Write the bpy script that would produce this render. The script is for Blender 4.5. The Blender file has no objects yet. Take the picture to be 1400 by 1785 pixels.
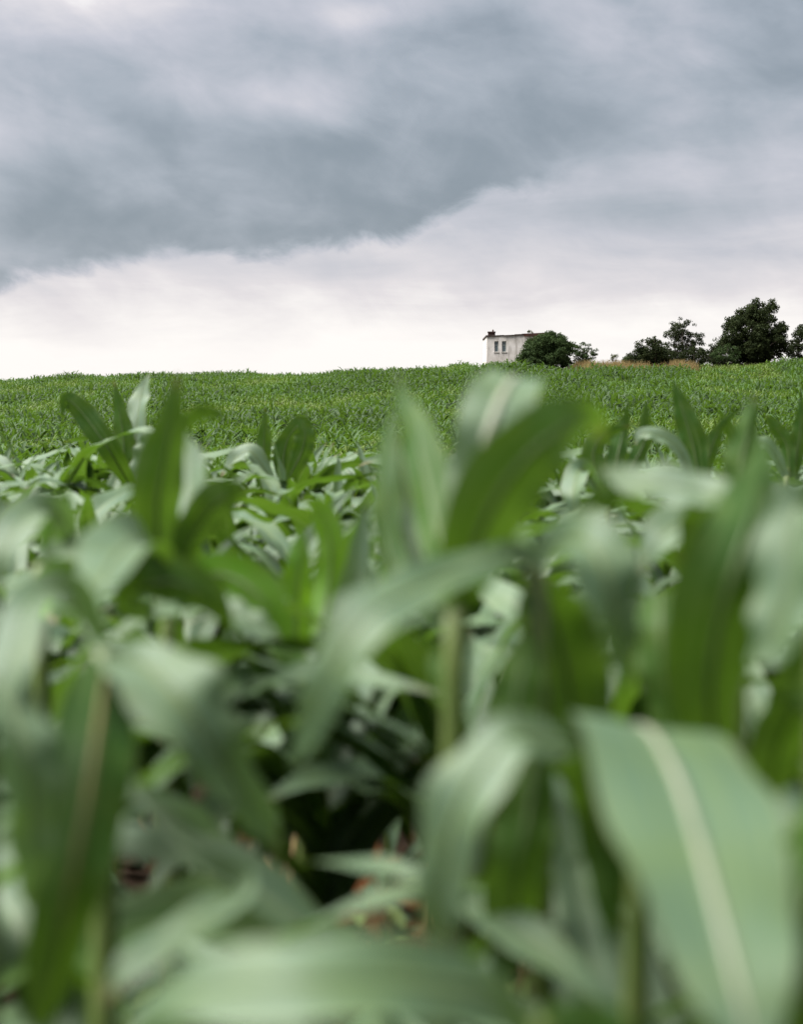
import bpy, math, random
import numpy as np
from mathutils import Vector, Matrix, noise as mnoise

SC = bpy.context.scene
COL = SC.collection
R = math.radians
random.seed(7)
RNG = np.random.default_rng(11)

# ------------------------------------------------------------------ camera
CZ = 1.05
PITCH = math.atan((892.5 - 740.0) / 2673.0)          # camera tips a little below level
cam_d = bpy.data.cameras.new('camera')
cam = bpy.data.objects.new('camera', cam_d)
COL.objects.link(cam)
SC.camera = cam
cam.location = (0, 0, CZ)
cam.rotation_euler = (R(90) - PITCH, 0, 0)
cam_d.sensor_fit = 'VERTICAL'
cam_d.sensor_height = 73.45
cam_d.lens = 110.0
cam_d.clip_start = 0.05
cam_d.clip_end = 6000
cam_d.dof.use_dof = True
cam_d.dof.focus_distance = 45.0
cam_d.dof.aperture_fstop = 6.8

# ------------------------------------------------------------------ render
SC.render.engine = 'CYCLES'
SC.cycles.use_denoising = True
SC.cycles.max_bounces = 6
SC.cycles.diffuse_bounces = 2
SC.cycles.glossy_bounces = 2
SC.cycles.transmission_bounces = 3
SC.cycles.transparent_max_bounces = 6
SC.view_settings.view_transform = 'Standard'
SC.view_settings.look = 'None'
SC.view_settings.gamma = 1.0
SC.view_settings.use_curve_mapping = False
EXPOSURE = 1.9
SC.view_settings.exposure = EXPOSURE

# ------------------------------------------------------------------ node helper
class NT:
    def __init__(self, tree):
        self.t = tree
    def n(self, typ, **kw):
        nd = self.t.nodes.new(typ)
        for k, v in kw.items():
            setattr(nd, k, v)
        return nd
    def put(self, sock, v):
        if isinstance(v, bpy.types.NodeSocket):
            self.t.links.new(v, sock)
        elif isinstance(v, (tuple, list)) and sock.type == 'RGBA' and len(v) == 3:
            sock.default_value = (*v, 1)
        else:
            sock.default_value = v
    def m(self, op, a, b=0.0, c=0.0, clamp=False):
        nd = self.n('ShaderNodeMath', operation=op, use_clamp=clamp)
        for i, v in enumerate((a, b, c)):
            self.put(nd.inputs[i], v)
        return nd.outputs[0]
    def ss(self, x, lo, hi, a=0.0, b=1.0):
        nd = self.n('ShaderNodeMapRange', interpolation_type='SMOOTHSTEP')
        for i, v in enumerate((x, lo, hi, a, b)):
            self.put(nd.inputs[i], v)
        return nd.outputs[0]
    def mix(self, f, a, b, blend='MIX'):
        nd = self.n('ShaderNodeMix', data_type='RGBA', blend_type=blend)
        self.put(nd.inputs[0], f); self.put(nd.inputs[6], a); self.put(nd.inputs[7], b)
        return nd.outputs[2]
    def lerp(self, f, a, b):
        nd = self.n('ShaderNodeMix', data_type='FLOAT')
        self.put(nd.inputs[0], f); self.put(nd.inputs[2], a); self.put(nd.inputs[3], b)
        return nd.outputs[0]
    def noise(self, vec, scale, detail=4, rough=0.55, dist=0.0, dim='3D'):
        nd = self.n('ShaderNodeTexNoise', noise_dimensions=dim)
        if vec is not None:
            self.put(nd.inputs['Vector'], vec)
        for k, v in (('Scale', scale), ('Detail', detail), ('Roughness', rough), ('Distortion', dist)):
            self.put(nd.inputs[k], v)
        return nd.outputs['Fac']
    def comb(self, x, y, z):
        nd = self.n('ShaderNodeCombineXYZ')
        for i, v in enumerate((x, y, z)):
            self.put(nd.inputs[i], v)
        return nd.outputs[0]
    def ramp(self, f, stops):
        nd = self.n('ShaderNodeValToRGB')
        el = nd.color_ramp.elements
        while len(el) < len(stops):
            el.new(0.5)
        for e, (p, c) in zip(el, stops):
            e.position = p; e.color = (*c, 1)
        self.put(nd.inputs[0], f)
        return nd.outputs[0]

# ------------------------------------------------------------------ sky (world) and sun
SUN_EL, SUN_AZ = R(63), R(266)       # azimuth from +Y, clockwise: high, from the left
w = bpy.data.worlds.new('World')
SC.world = w
w.use_nodes = True
wt = w.node_tree
wt.nodes.clear()
g = NT(wt)
co = g.n('ShaderNodeTexCoord').outputs['Generated']
sx = g.n('ShaderNodeSeparateXYZ'); g.put(sx.inputs[0], co)
X, Y, Z = sx.outputs
az = g.m('ARCTAN2', X, Y)
el = g.m('ARCSINE', Z)
zz = g.m('ADD', g.m('MAXIMUM', Z, 0.0), 0.10)
pl = g.comb(g.m('DIVIDE', X, zz), g.m('DIVIDE', Y, zz), 0.0)          # a cloud sheet overhead
pl2 = g.comb(g.m('MULTIPLY', g.m('DIVIDE', X, zz), 0.55), g.m('DIVIDE', Y, zz), 3.7)
pa = g.comb(g.m('MULTIPLY', az, 1.0), g.m('MULTIPLY', el, 1.6), 0.0)
n_big = g.noise(g.comb(g.m('MULTIPLY', az, 1.0), g.m('MULTIPLY', el, 1.9), 0.6), 7.5, 6, 0.5, 0.6)
n_mid = g.noise(g.comb(g.m('ADD', az, g.m('MULTIPLY', el, 0.5)), g.m('MULTIPLY', el, 1.5), 2.6), 17.0, 7, 0.52, 0.3)
n_edge = g.noise(pa, 16.0, 6, 0.6, 0.3)
n_strk = g.noise(g.comb(g.m('MULTIPLY', az, 3.0), g.m('MULTIPLY', el, 16.0), 1.3), 2.2, 5, 0.6, 0.4)
fc = g.n('ShaderNodeFloatCurve')
cv = fc.mapping.curves[0]
edge_pts = [(-60, 520), (25, 500), (150, 478), (300, 452), (420, 448), (520, 434), (700, 412), (760, 388), (850, 350), (930, 328),
            (1000, 296), (1100, 268), (1250, 240), (1400, 222)]
pts = [((((x - 700) / 2673) + 0.3) / 0.6, ((740 - y) / 2673) / 0.25) for x, y in edge_pts]
cv.points[0].location = (0.0, pts[0][1]); cv.points[1].location = (1.0, pts[-1][1])
for p in pts:
    cv.points.new(*p)
for p in cv.points:
    p.handle_type = 'AUTO_CLAMPED'
fc.mapping.update()
g.put(fc.inputs['Value'], g.m('DIVIDE', g.m('ADD', az, 0.3), 0.6, clamp=True))
edge = g.m('MULTIPLY', fc.outputs[0], 0.25)
over = g.m('SUBTRACT', el, edge)                                          # height above the cloud bank's lower edge
over = g.m('ADD', over, g.m('MULTIPLY', g.m('SUBTRACT', n_edge, 0.5), 0.045))
soft = g.ss(az, 0.06, 0.16, 0.007, 0.036)
bank = g.ss(over, g.m('MULTIPLY', soft, -1.0), soft)
def blob(px, py, rx, ry):
    a = g.m('DIVIDE', g.m('SUBTRACT', az, (px - 700) / 2673), rx / 2673)
    b = g.m('DIVIDE', g.m('SUBTRACT', el, (740 - py) / 2673), ry / 2673)
    q = g.m('ADD', g.m('MULTIPLY', a, a), g.m('MULTIPLY', b, b))
    return g.m('POWER', 2.718, g.m('MULTIPLY', q, -1.0))
def addw(acc, v, k):
    return g.m('ADD', acc, g.m('MULTIPLY', v, k))
lum = g.m('ADD', 0.13, g.ss(over, 0.015, 0.14, 0.0, 0.22))
lum = addw(lum, g.m('SUBTRACT', n_big, 0.5), 0.66)
lum = addw(lum, g.m('SUBTRACT', n_mid, 0.5), 0.66)
for bx, by, rx, ry, k in ((120, 50, 170, 60, .32), (500, 190, 150, 60, .26), (620, 60, 70, 28, .18), (1110, 120, 160, 60, .12),
                          (1330, 60, 160, 70, -.08), (1300, 300, 180, 60, -.12), (120, 260, 130, 30, .12), (850, 110, 140, 60, -.12), (800, 260, 200, 45, -.10), (350, 400, 350, 45, -.08)):
    lum = addw(lum, blob(bx, by, rx, ry), k * 1.35)
low = g.ss(el, 0.035, 0.15, 1.0, 0.50)
low = addw(low, g.m('MULTIPLY', g.m('SUBTRACT', n_mid, 0.5), g.ss(el, 0.02, 0.10)), 0.45)
low = addw(low, g.m('MULTIPLY', g.m('SUBTRACT', n_strk, 0.5), g.ss(el, 0.0, 0.09)), 0.40)
low = addw(low, blob(1130, 385, 260, 45), -.20)
low = addw(low, blob(600, 480, 160, 22), -.08)
low = addw(low, blob(1250, 450, 120, 20), -.10)
lum = g.m('SMOOTH_MAX', lum, 0.0, 0.22)
low = g.m('MINIMUM', g.m('MAXIMUM', low, 0.0), 1.0)
tone = g.lerp(bank, low, lum)
K = 10.0 / 2 ** EXPOSURE
clouds = g.ramp(tone, [(0.0, (0.235, 0.280, 0.330)), (0.25, (0.375, 0.415, 0.475)), (0.5, (0.535, 0.545, 0.610)), (0.78, (0.76, 0.725, 0.755)), (1.0, (1.02, 0.985, 0.962))])
clouds = g.mix(1.0, clouds, (K, K, K), 'MULTIPLY')
sky = g.n('ShaderNodeTexSky', sky_type='NISHITA', sun_disc=False)
sky.sun_elevation = SUN_EL
sky.sun_rotation = SUN_AZ
sky.air_density = 1.5; sky.dust_density = 3.0
col = g.mix(0.96, sky.outputs[0], clouds)
bg = g.n('ShaderNodeBackground')
g.put(bg.inputs['Color'], col)
bg.inputs['Strength'].default_value = 0.10
wo = g.n('ShaderNodeOutputWorld')
wt.links.new(bg.outputs[0], wo.inputs[0])

sd = bpy.data.lights.new('sun', 'SUN')
sd.energy = 4.5
sd.angle = R(62)
sd.color = (1.0, 0.98, 0.94)
sun = bpy.data.objects.new('sun', sd)
COL.objects.link(sun)
sun_dir = Vector((math.sin(SUN_AZ) * math.cos(SUN_EL), math.cos(SUN_AZ) * math.cos(SUN_EL), math.sin(SUN_EL)))
sun.rotation_euler = sun_dir.to_track_quat('Z', 'Y').to_euler()
sun.location = (-5, -10, 20)

# ------------------------------------------------------------------ materials
def mat(name):
    m = bpy.data.materials.new(name)
    m.use_nodes = True
    m.node_tree.nodes.clear()
    t = NT(m.node_tree)
    out = t.n('ShaderNodeOutputMaterial')
    return m, t, out

def bsdf(t, out, color, rough=0.8, spec=0.3, bump=None, bump_d=0.01, **kw):
    b = t.n('ShaderNodeBsdfPrincipled')
    t.put(b.inputs['Base Color'], color)
    t.put(b.inputs['Roughness'], rough)
    t.put(b.inputs['Specular IOR Level'], spec)
    for k, v in kw.items():
        t.put(b.inputs[k], v)
    if bump is not None:
        bn = t.n('ShaderNodeBump')
        bn.inputs['Strength'].default_value = 0.6
        bn.inputs['Distance'].default_value = bump_d
        t.put(bn.inputs['Height'], bump)
        t.put(b.inputs['Normal'], bn.outputs[0])
    if out is not None:
        t.t.links.new(b.outputs[0], out.inputs[0])
    return b

def corn_leaf_mat(name, rib=True, far=False, yellow=False):
    m, t, out = mat(name)
    uv = t.n('ShaderNodeUVMap').outputs[0]
    s = t.n('ShaderNodeSeparateXYZ'); t.put(s.inputs[0], uv)
    u, v = s.outputs[0], s.outputs[1]
    geo = t.n('ShaderNodeNewGeometry')
    back = geo.outputs['Backfacing']
    rnd = t.n('ShaderNodeObjectInfo').outputs['Random']
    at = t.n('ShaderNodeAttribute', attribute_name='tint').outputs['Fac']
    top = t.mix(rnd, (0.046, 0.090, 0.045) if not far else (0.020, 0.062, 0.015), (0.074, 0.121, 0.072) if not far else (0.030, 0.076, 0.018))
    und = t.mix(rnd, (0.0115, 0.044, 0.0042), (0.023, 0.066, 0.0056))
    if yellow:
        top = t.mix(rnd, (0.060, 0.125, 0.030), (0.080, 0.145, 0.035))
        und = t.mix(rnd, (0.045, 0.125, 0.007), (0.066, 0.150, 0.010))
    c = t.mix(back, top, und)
    # plant tint: yellower where starved, darker where shade of tall plants is painted in
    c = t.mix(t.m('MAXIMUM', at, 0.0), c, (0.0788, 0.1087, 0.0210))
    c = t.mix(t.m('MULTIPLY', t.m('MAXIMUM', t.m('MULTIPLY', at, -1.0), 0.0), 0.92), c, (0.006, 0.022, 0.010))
    blot = t.noise(t.comb(t.m('MULTIPLY', u, 0.7), t.m('MULTIPLY', v, 5.0), t.m('MULTIPLY', rnd, 40.0)), 1.6, 3)
    c = t.mix(t.ss(blot, 0.35, 0.75, 0.0, 0.35), c, (0.0770, 0.1155, 0.0210))
    vein = t.noise(t.comb(t.m('MULTIPLY', u, 26.0), t.m('MULTIPLY', v, 1.2), rnd), 1.0, 2)
    c = t.mix(t.m('MULTIPLY', t.ss(vein, 0.45, 0.62), 0.42), c, (0.0910, 0.1330, 0.0476))
    ruff = None
    if rib:
        d = t.m('ABSOLUTE', t.m('SUBTRACT', u, 0.5))
        rb = t.m('MULTIPLY', t.ss(d, 0.02, 0.055, 1.0, 0.0), t.ss(v, 0.4, 0.9, 0.6, 0.0))
        c = t.mix(rb, c, (0.1540, 0.1890, 0.0910))
    edge_ = t.ss(t.m('ABSOLUTE', t.m('SUBTRACT', u, 0.5)), 0.44, 0.5, 0.0, 0.35)
    c = t.mix(edge_, c, (0.0910, 0.0980, 0.0280))
    tip = t.m('MULTIPLY', t.ss(t.m('ADD', v, t.m('MULTIPLY', t.m('SUBTRACT', blot, 0.5), 0.25)), 0.90, 1.0), t.ss(rnd, 0.3, 0.9))
    c = t.mix(tip, c, (0.1050, 0.0805, 0.0280))
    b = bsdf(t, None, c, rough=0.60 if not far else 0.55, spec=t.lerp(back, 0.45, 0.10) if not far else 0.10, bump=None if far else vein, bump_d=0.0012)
    b.inputs['Coat Weight'].default_value = 0.08 if not far else 0.0
    b.inputs['Coat Roughness'].default_value = 0.45
    tr = t.n('ShaderNodeBsdfTranslucent')
    t.put(tr.inputs['Color'], t.mix(0.55, c, (0.105, 0.205, 0.008) if not yellow else (0.21, 0.42, 0.012)))
    ms = t.n('ShaderNodeMixShader'); ms.inputs[0].default_value = 0.30 if not yellow else 0.42
    t.t.links.new(b.outputs[0], ms.inputs[1]); t.t.links.new(tr.outputs[0], ms.inputs[2])
    t.t.links.new(ms.outputs[0], out.inputs[0])
    return m

M = {}
M['leaf'] = corn_leaf_mat('corn_leaf')
M['leaf_hero'] = corn_leaf_mat('corn_leaf_close', rib=False)
M['leaf_yellow'] = corn_leaf_mat('corn_leaf_yellowish', rib=False, yellow=True)
M['leaf_far'] = corn_leaf_mat('corn_leaf_distant', far=True)

def simple(name, c1, c2, scale, rough=0.85, spec=0.25, bump_d=0.0, detail=5, trans=None):
    m, t, out = mat(name)
    tc = t.n('ShaderNodeTexCoord').outputs['Object']
    n1 = t.noise(tc, scale, detail, 0.62)
    c = t.mix(t.ss(n1, 0.3, 0.72), c1, c2)
    b = bsdf(t, out, c, rough, spec, bump=n1 if bump_d else None, bump_d=bump_d)
    if trans:
        tr = t.n('ShaderNodeBsdfTranslucent'); t.put(tr.inputs['Color'], c)
        ms = t.n('ShaderNodeMixShader'); ms.inputs[0].default_value = trans
        t.t.links.new(b.outputs[0], ms.inputs[1]); t.t.links.new(tr.outputs[0], ms.inputs[2])
        t.t.links.new(ms.outputs[0], out.inputs[0])
    return m

M['midrib'] = simple('leaf_midrib', (0.165, 0.185, 0.125), (0.215, 0.225, 0.165), 30, 0.5, 0.3, trans=0.2)
M['midrib_green'] = simple('leaf_midrib_green', (0.0630, 0.1015, 0.0315), (0.0910, 0.1260, 0.0420), 30, 0.5, 0.4, trans=0.25)
M['midrib_brown'] = simple('leaf_midrib_browned', (0.0910, 0.0840, 0.0280), (0.1400, 0.1155, 0.0385), 25, 0.6, 0.3, trans=0.2)
M['stalk'] = simple('corn_stalk', (0.0600, 0.0920, 0.0192), (0.0960, 0.1240, 0.0320), 9, 0.5, 0.45)
M['weed_red'] = simple('weed_red_leaf', (0.045, 0.015, 0.006), (0.080, 0.034, 0.012), 22, 0.8, 0.05, trans=0.25)
M['weed_green'] = simple('weed_green_leaf', (0.09, 0.14, 0.04), (0.19, 0.22, 0.07), 22, 0.7, trans=0.3)
M['weed_stem'] = simple('weed_stem', (0.17, 0.10, 0.05), (0.25, 0.19, 0.08), 20, 0.7)
M['dry'] = simple('dry_grass_blades', (0.16, 0.118, 0.048), (0.26, 0.19, 0.085), 1.2, 0.85, 0.1, trans=0.3)
M['dry_leaf'] = simple('withered_corn_leaf', (0.085, 0.055, 0.022), (0.15, 0.11, 0.045), 14, 0.85, 0.1, trans=0.25)
M['bark'] = simple('bark', (0.05, 0.04, 0.03), (0.10, 0.08, 0.06), 6, 0.95, bump_d=0.01)
M['clod'] = simple('soil_clod', (0.022, 0.0145, 0.009), (0.044, 0.029, 0.018), 14, 0.95, 0.03, bump_d=0.006)

def foliage_mat(name, a, b_, sc=2.5, trans=0.25):
    m, t, out = mat(name)
    p = t.n('ShaderNodeTexCoord').outputs['Object']
    n1 = t.noise(p, sc, 3)
    n2 = t.noise(p, sc * 9, 2)
    c = t.mix(t.ss(n1, 0.35, 0.68), a, b_)
    c = t.mix(t.ss(n2, 0.4, 0.7, 0.0, 0.5), c, tuple(x * 1.3 for x in b_))
    b = bsdf(t, None, c, 0.7, 0.06)
    tr = t.n('ShaderNodeBsdfTranslucent'); t.put(tr.inputs['Color'], c)
    ms = t.n('ShaderNodeMixShader'); ms.inputs[0].default_value = trans
    t.t.links.new(b.outputs[0], ms.inputs[1]); t.t.links.new(tr.outputs[0], ms.inputs[2])
    t.t.links.new(ms.outputs[0], out.inputs[0])
    return m
M['fol_bush'] = foliage_mat('shrub_leaves', (0.018, 0.032, 0.011), (0.038, 0.060, 0.019))
M['fol_dark'] = foliage_mat('dark_tree_leaves', (0.011, 0.0175, 0.0065), (0.025, 0.033, 0.0105))
M['fol_birch'] = foliage_mat('loose_tree_leaves', (0.015, 0.023, 0.010), (0.033, 0.040, 0.017))
M['fol_olive'] = foliage_mat('thin_shrub_leaves', (0.034, 0.045, 0.015), (0.068, 0.075, 0.027))

# ground: red brown soil, field green only from the crop that stands on it
m, t, out = mat('field_soil')
p = t.n('ShaderNodeTexCoord').outputs['Object']
a = t.noise(p, 0.35, 4); b2 = t.noise(p, 9.0, 8, 0.7); c3 = t.noise(p, 60.0, 4, 0.6)
c = t.mix(t.ss(b2, 0.3, 0.7), (0.0195, 0.0128, 0.0090), (0.0450, 0.0300, 0.0210))
c = t.mix(t.ss(a, 0.4, 0.7, 0.0, 0.4), c, (0.0562, 0.0398, 0.0285))
c = t.mix(t.ss(c3, 0.55, 0.75, 0.0, 0.4), c, (0.0675, 0.0510, 0.0375))
bsdf(t, out, c, 0.95, 0.03, bump=t.m('ADD', b2, t.m('MULTIPLY', c3, 0.3)), bump_d=0.05)
M['soil'] = m

# ------------------------------------------------------------------ object helpers
def mesh_from(name, verts, faces, mats, uvs=None, smooth=False, mat_idx=None):
    me = bpy.data.meshes.new(name)
    me.from_pydata([tuple(v) for v in verts], [], faces)
    for mm in (mats if isinstance(mats, (list, tuple)) else [mats]):
        me.materials.append(mm)
    if mat_idx is not None:
        me.polygons.foreach_set('material_index', mat_idx)
    if uvs is not None:
        ul = me.uv_layers.new(name='UVMap')
        li = np.empty(len(me.loops), dtype=np.int32)
        me.loops.foreach_get('vertex_index', li)
        ul.data.foreach_set('uv', np.asarray(uvs, dtype=np.float32)[li].ravel())
    if smooth:
        me.polygons.foreach_set('use_smooth', [True] * len(me.polygons))
    me.update()
    return me

def link(name, data, parent=None, loc=(0, 0, 0), rot=(0, 0, 0), scale=(1, 1, 1)):
    o = bpy.data.objects.new(name, data)
    COL.objects.link(o)
    o.location = loc; o.rotation_euler = rot; o.scale = scale
    if parent is not None:
        o.parent = parent
    return o

def tag(o, label, cat, group=None, kind=None):
    if label: o['label'] = label
    if cat: o['category'] = cat
    if group: o['group'] = group
    if kind: o['kind'] = kind
    return o

def big_mesh(name, V, F, material, uv=None, tint=None, smooth=False):
    """numpy arrays -> mesh; F is (n,4) or (n,3)"""
    me = bpy.data.meshes.new(name)
    k = F.shape[1]
    me.vertices.add(len(V)); me.vertices.foreach_set('co', V.astype(np.float32).ravel())
    me.loops.add(F.size); me.loops.foreach_set('vertex_index', F.astype(np.int32).ravel())
    me.polygons.add(len(F))
    me.polygons.foreach_set('loop_start', np.arange(0, F.size, k, dtype=np.int32))
    if smooth:
        me.polygons.foreach_set('use_smooth', np.ones(len(F), dtype=bool))
    me.materials.append(material)
    if uv is not None:
        ul = me.uv_layers.new(name='UVMap')
        ul.data.foreach_set('uv', uv[F.ravel()].astype(np.float32).ravel())
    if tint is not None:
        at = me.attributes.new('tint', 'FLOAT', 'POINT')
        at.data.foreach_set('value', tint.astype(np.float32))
    me.update(calc_edges=True)
    return me

def tube(points, radii, sides=7, cap=True):
    pts = [Vector(p) for p in points]
    V, F = [], []
    up = Vector((0.31, 0.17, 0.93))
    for i, p in enumerate(pts):
        tdir = (pts[min(i + 1, len(pts) - 1)] - pts[max(i - 1, 0)]).normalized()
        s = tdir.cross(up if abs(tdir.dot(up)) < 0.97 else Vector((1, 0, 0))).normalized()
        q = tdir.cross(s)
        for k in range(sides):
            an = 2 * math.pi * k / sides
            V.append(p + (s * math.cos(an) + q * math.sin(an)) * radii[i])
    for i in range(len(pts) - 1):
        for k in range(sides):
            k2 = (k + 1) % sides
            F.append((i * sides + k, i * sides + k2, (i + 1) * sides + k2, (i + 1) * sides + k))
    if cap:
        F.append(tuple(range(sides))[::-1])
        F.append(tuple(range((len(pts) - 1) * sides, len(pts) * sides)))
    return V, F

def join(parts):
    V, F = [], []
    for v, f in parts:
        o = len(V)
        V += list(v); F += [tuple(i + o for i in q) for q in f]
    return V, F

def box(x0, x1, y0, y1, z0, z1):
    V = [(x, y, z) for z in (z0, z1) for y in (y0, y1) for x in (x0, x1)]
    F = [(0, 2, 3, 1), (4, 5, 7, 6), (0, 1, 5, 4), (2, 6, 7, 3), (0, 4, 6, 2), (1, 3, 7, 5)]
    return V, F

CP, SP = math.cos(PITCH), math.sin(PITCH)
def P(px, py, d):
    """a point of the place that lies d metres before the camera"""
    x = (px - 700) / 2673 * d
    yc = (892.5 - py) / 2673 * d
    return Vector((x, d * CP + yc * SP, CZ - d * SP + yc * CP))

# ------------------------------------------------------------------ terrain
def sstep(x, a, b):
    t_ = np.clip((np.asarray(x, dtype=float) - a) / (b - a), 0, 1)
    return t_ * t_ * (3 - 2 * t_)

PROF_D = np.array([-200, 0, 6.5, 8.5, 11, 15, 20, 25, 30, 38, 50, 60, 70, 90, 105, 115, 122, 130, 140, 160, 200, 400, 3000], dtype=float)
PROF_Z = np.array([0.0, 0, 0, -0.04, -0.22, -0.66, -0.80, -0.50, -0.40, -0.30, -0.02, 0.36, 0.86, 2.04, 3.14, 4.04, 4.54, 4.84, 4.97, 4.97, 4.6, 2.0, -10.0])
_dd = np.linspace(-200, 3000, 6401)
_zz = np.interp(_dd, PROF_D, PROF_Z)
_k = np.hanning(13); _k /= _k.sum()
_zz = np.convolve(np.pad(_zz, 6, mode='edge'), _k, mode='valid')
def ground_z(x, y):
    x = np.asarray(x, dtype=float); y = np.asarray(y, dtype=float)
    z = np.interp(y, _dd, _zz)
    far = sstep(y, 35, 120)
    xe = np.clip(x, -90, 90)
    z = z + far * (0.026 * xe)
    z = z + far * 0.22 * np.exp(-((x - 7.0) / 4.5) ** 2)
    z = z + far * 0.12 * np.sin(x * 0.21 + y * 0.05) + far * 0.09 * np.sin(x * 0.09 - y * 0.11 + 1.0)
    return z

def gz(x, y):
    return float(ground_z(x, y))

ys = np.concatenate([np.linspace(-60, -4, 15), np.arange(-3, 14, 0.18), np.arange(14, 45, 0.8), np.arange(45, 180, 2.0), np.linspace(190, 2800, 40)])
xs = np.concatenate([-np.geomspace(2200, 12, 40), np.arange(-11, 11.01, 0.22), np.geomspace(12, 2200, 40)])
XX, YY = np.meshgrid(xs, ys)
ZZ = ground_z(XX, YY)
near = (np.abs(XX) < 11.5) & (YY < 14)
rough_ = np.array([mnoise.noise(Vector((a_ * 2.1, b_ * 2.1, 0))) * 0.035 + mnoise.noise(Vector((a_ * 6.1, b_ * 6.1, 4))) * 0.02 if n_ else 0.0
                   for a_, b_, n_ in zip(XX.ravel(), YY.ravel(), near.ravel())]).reshape(XX.shape)
ZZ = ZZ + rough_ - 0.02
nx, ny = len(xs), len(ys)
Vg = np.stack([XX.ravel(), YY.ravel(), ZZ.ravel()], axis=1)
ii, jj = np.meshgrid(np.arange(nx - 1), np.arange(ny - 1))
b0 = (jj * nx + ii).ravel()
Fg = np.stack([b0, b0 + 1, b0 + 1 + nx, b0 + nx], axis=1)
ground = link('ground', big_mesh('ground', Vg, Fg, M['soil'], smooth=True))
tag(ground, 'reddish brown soil of the rolling field under the corn', None, kind='structure')

# ------------------------------------------------------------------ corn leaves
def ribbon(P0, S, N, W, across, fold, wave, seed, vv=None):
    """P0 centre points, S side vectors, N top normals, W widths -> verts, quads, uvs"""
    rr = random.Random(seed)
    n = len(P0)
    ph1, ph2 = rr.uniform(0, 6.28), rr.uniform(0, 6.28)
    f1, f2 = rr.uniform(2.5, 4.5), rr.uniform(3, 5)
    V, F, U = [], [], []
    m_ = across
    for i in range(n):
        v = i / (n - 1) if vv is None else vv[i]
        for j in range(m_ + 1):
            u = j / m_ * 2 - 1
            a_ = abs(u)
            lift = fold * a_ * W[i] * 0.5 * (1 - 0.4 * a_)
            wv = wave * W[i] * (a_ ** 2) * math.sin((f1 if u < 0 else f2) * 6.28 * v + (ph1 if u < 0 else ph2)) * min(1, v * 4)
            V.append(P0[i] + S[i] * (u * W[i] * 0.5) + N[i] * (lift + wv))
            U.append((j / m_, v))
    for i in range(n - 1):
        for j in range(m_):
            q = i * (m_ + 1) + j
            F.append((q, q + m_ + 1, q + m_ + 2, q + 1))
    return V, F, U

def generic_leaf(seed, L, wid, th0, th1, pw, nseg=14, across=6, wave=0.10, fold=0.35, twist=0.5):
    """a leaf in the x-z plane: leaves the stalk at th0 from the vertical, bends over to th1"""
    rr = random.Random(seed)
    tw = rr.uniform(-twist, twist); yaw = rr.uniform(-0.5, 0.5)
    p = Vector((0.008, 0, 0)); P0, S, N, W = [], [], [], []
    for i in range(nseg + 1):
        s = i / nseg
        th = th0 + (th1 - th0) * s ** pw
        psi = yaw * s * s
        T = Vector((math.sin(th) * math.cos(psi), math.sin(th) * math.sin(psi), math.cos(th)))
        S0 = Vector((-math.sin(psi), math.cos(psi), 0))
        a_ = tw * s * 1.6
        N0 = T.cross(S0)
        S1 = S0 * math.cos(a_) + N0 * math.sin(a_)
        P0.append(p.copy()); S.append(S1); N.append(T.cross(S1))
        prof = (0.42 + 0.58 * min(1, s / 0.28) ** 0.8) * (1 - max(0, (s - 0.45) / 0.55) ** 1.7)
        W.append(max(wid * prof, 0.0015))
        p = p + T * (L / nseg)
    return ribbon(P0, S, N, W, across, fold, wave, seed)

leaf_lib = {'up': [], 'mid': [], 'low': []}
for k in range(7):
    rr = random.Random(100 + k)
    v, f, u = generic_leaf(100 + k, rr.uniform(.26, .42), rr.uniform(.042, .062), R(rr.uniform(6, 20)), R(rr.uniform(25, 85)), 1.5, fold=0.55, twist=0.7)
    leaf_lib['up'].append(mesh_from('leaf_upright', v, f, M['leaf'], u, smooth=True))
for k in range(10):
    rr = random.Random(200 + k)
    v, f, u = generic_leaf(200 + k, rr.uniform(.52, .72), rr.uniform(.058, .084), R(rr.uniform(24, 44)), R(rr.uniform(105, 160)), rr.uniform(.8, 1.3), wave=.13)
    leaf_lib['mid'].append(mesh_from('leaf_arching', v, f, M['leaf'], u, smooth=True))
for k in range(6):
    rr = random.Random(300 + k)
    v, f, u = generic_leaf(300 + k, rr.uniform(.36, .52), rr.uniform(.040, .058), R(rr.uniform(38, 60)), R(rr.uniform(125, 175)), 1.0)
    leaf_lib['low'].append(mesh_from('leaf_drooping', v, f, M['leaf'], u, smooth=True))

leaf_lib['dry'] = []
for k in range(5):
    rr = random.Random(400 + k)
    v, f, u = generic_leaf(400 + k, rr.uniform(.30, .46), rr.uniform(.022, .038), R(rr.uniform(40, 70)), R(rr.uniform(150, 185)), .8, wave=.3, fold=.7, twist=1.4)
    leaf_lib['dry'].append(mesh_from('leaf_withered', v, f, M['dry_leaf'], u, smooth=True))

def stalk_mesh(h, r0, seed):
    rr = random.Random(seed)
    pts_, rad = [], []
    n = 10
    ax, ay = rr.uniform(-.02, .02), rr.uniform(-.02, .02)
    for i in range(n + 1):
        s = i / n
        pts_.append((ax * s * s, ay * s * s, -0.03 + (h + 0.03) * s))
        rad.append(r0 * (1 - 0.55 * s) * (1.12 if i % 2 == 0 else 0.96))
    v, f = tube(pts_, rad, 8)
    return mesh_from('stalk', v, f, M['stalk'], smooth=True)
stalk_lib = [stalk_mesh(0.62, 0.0145, 40 + k) for k in range(4)]

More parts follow.
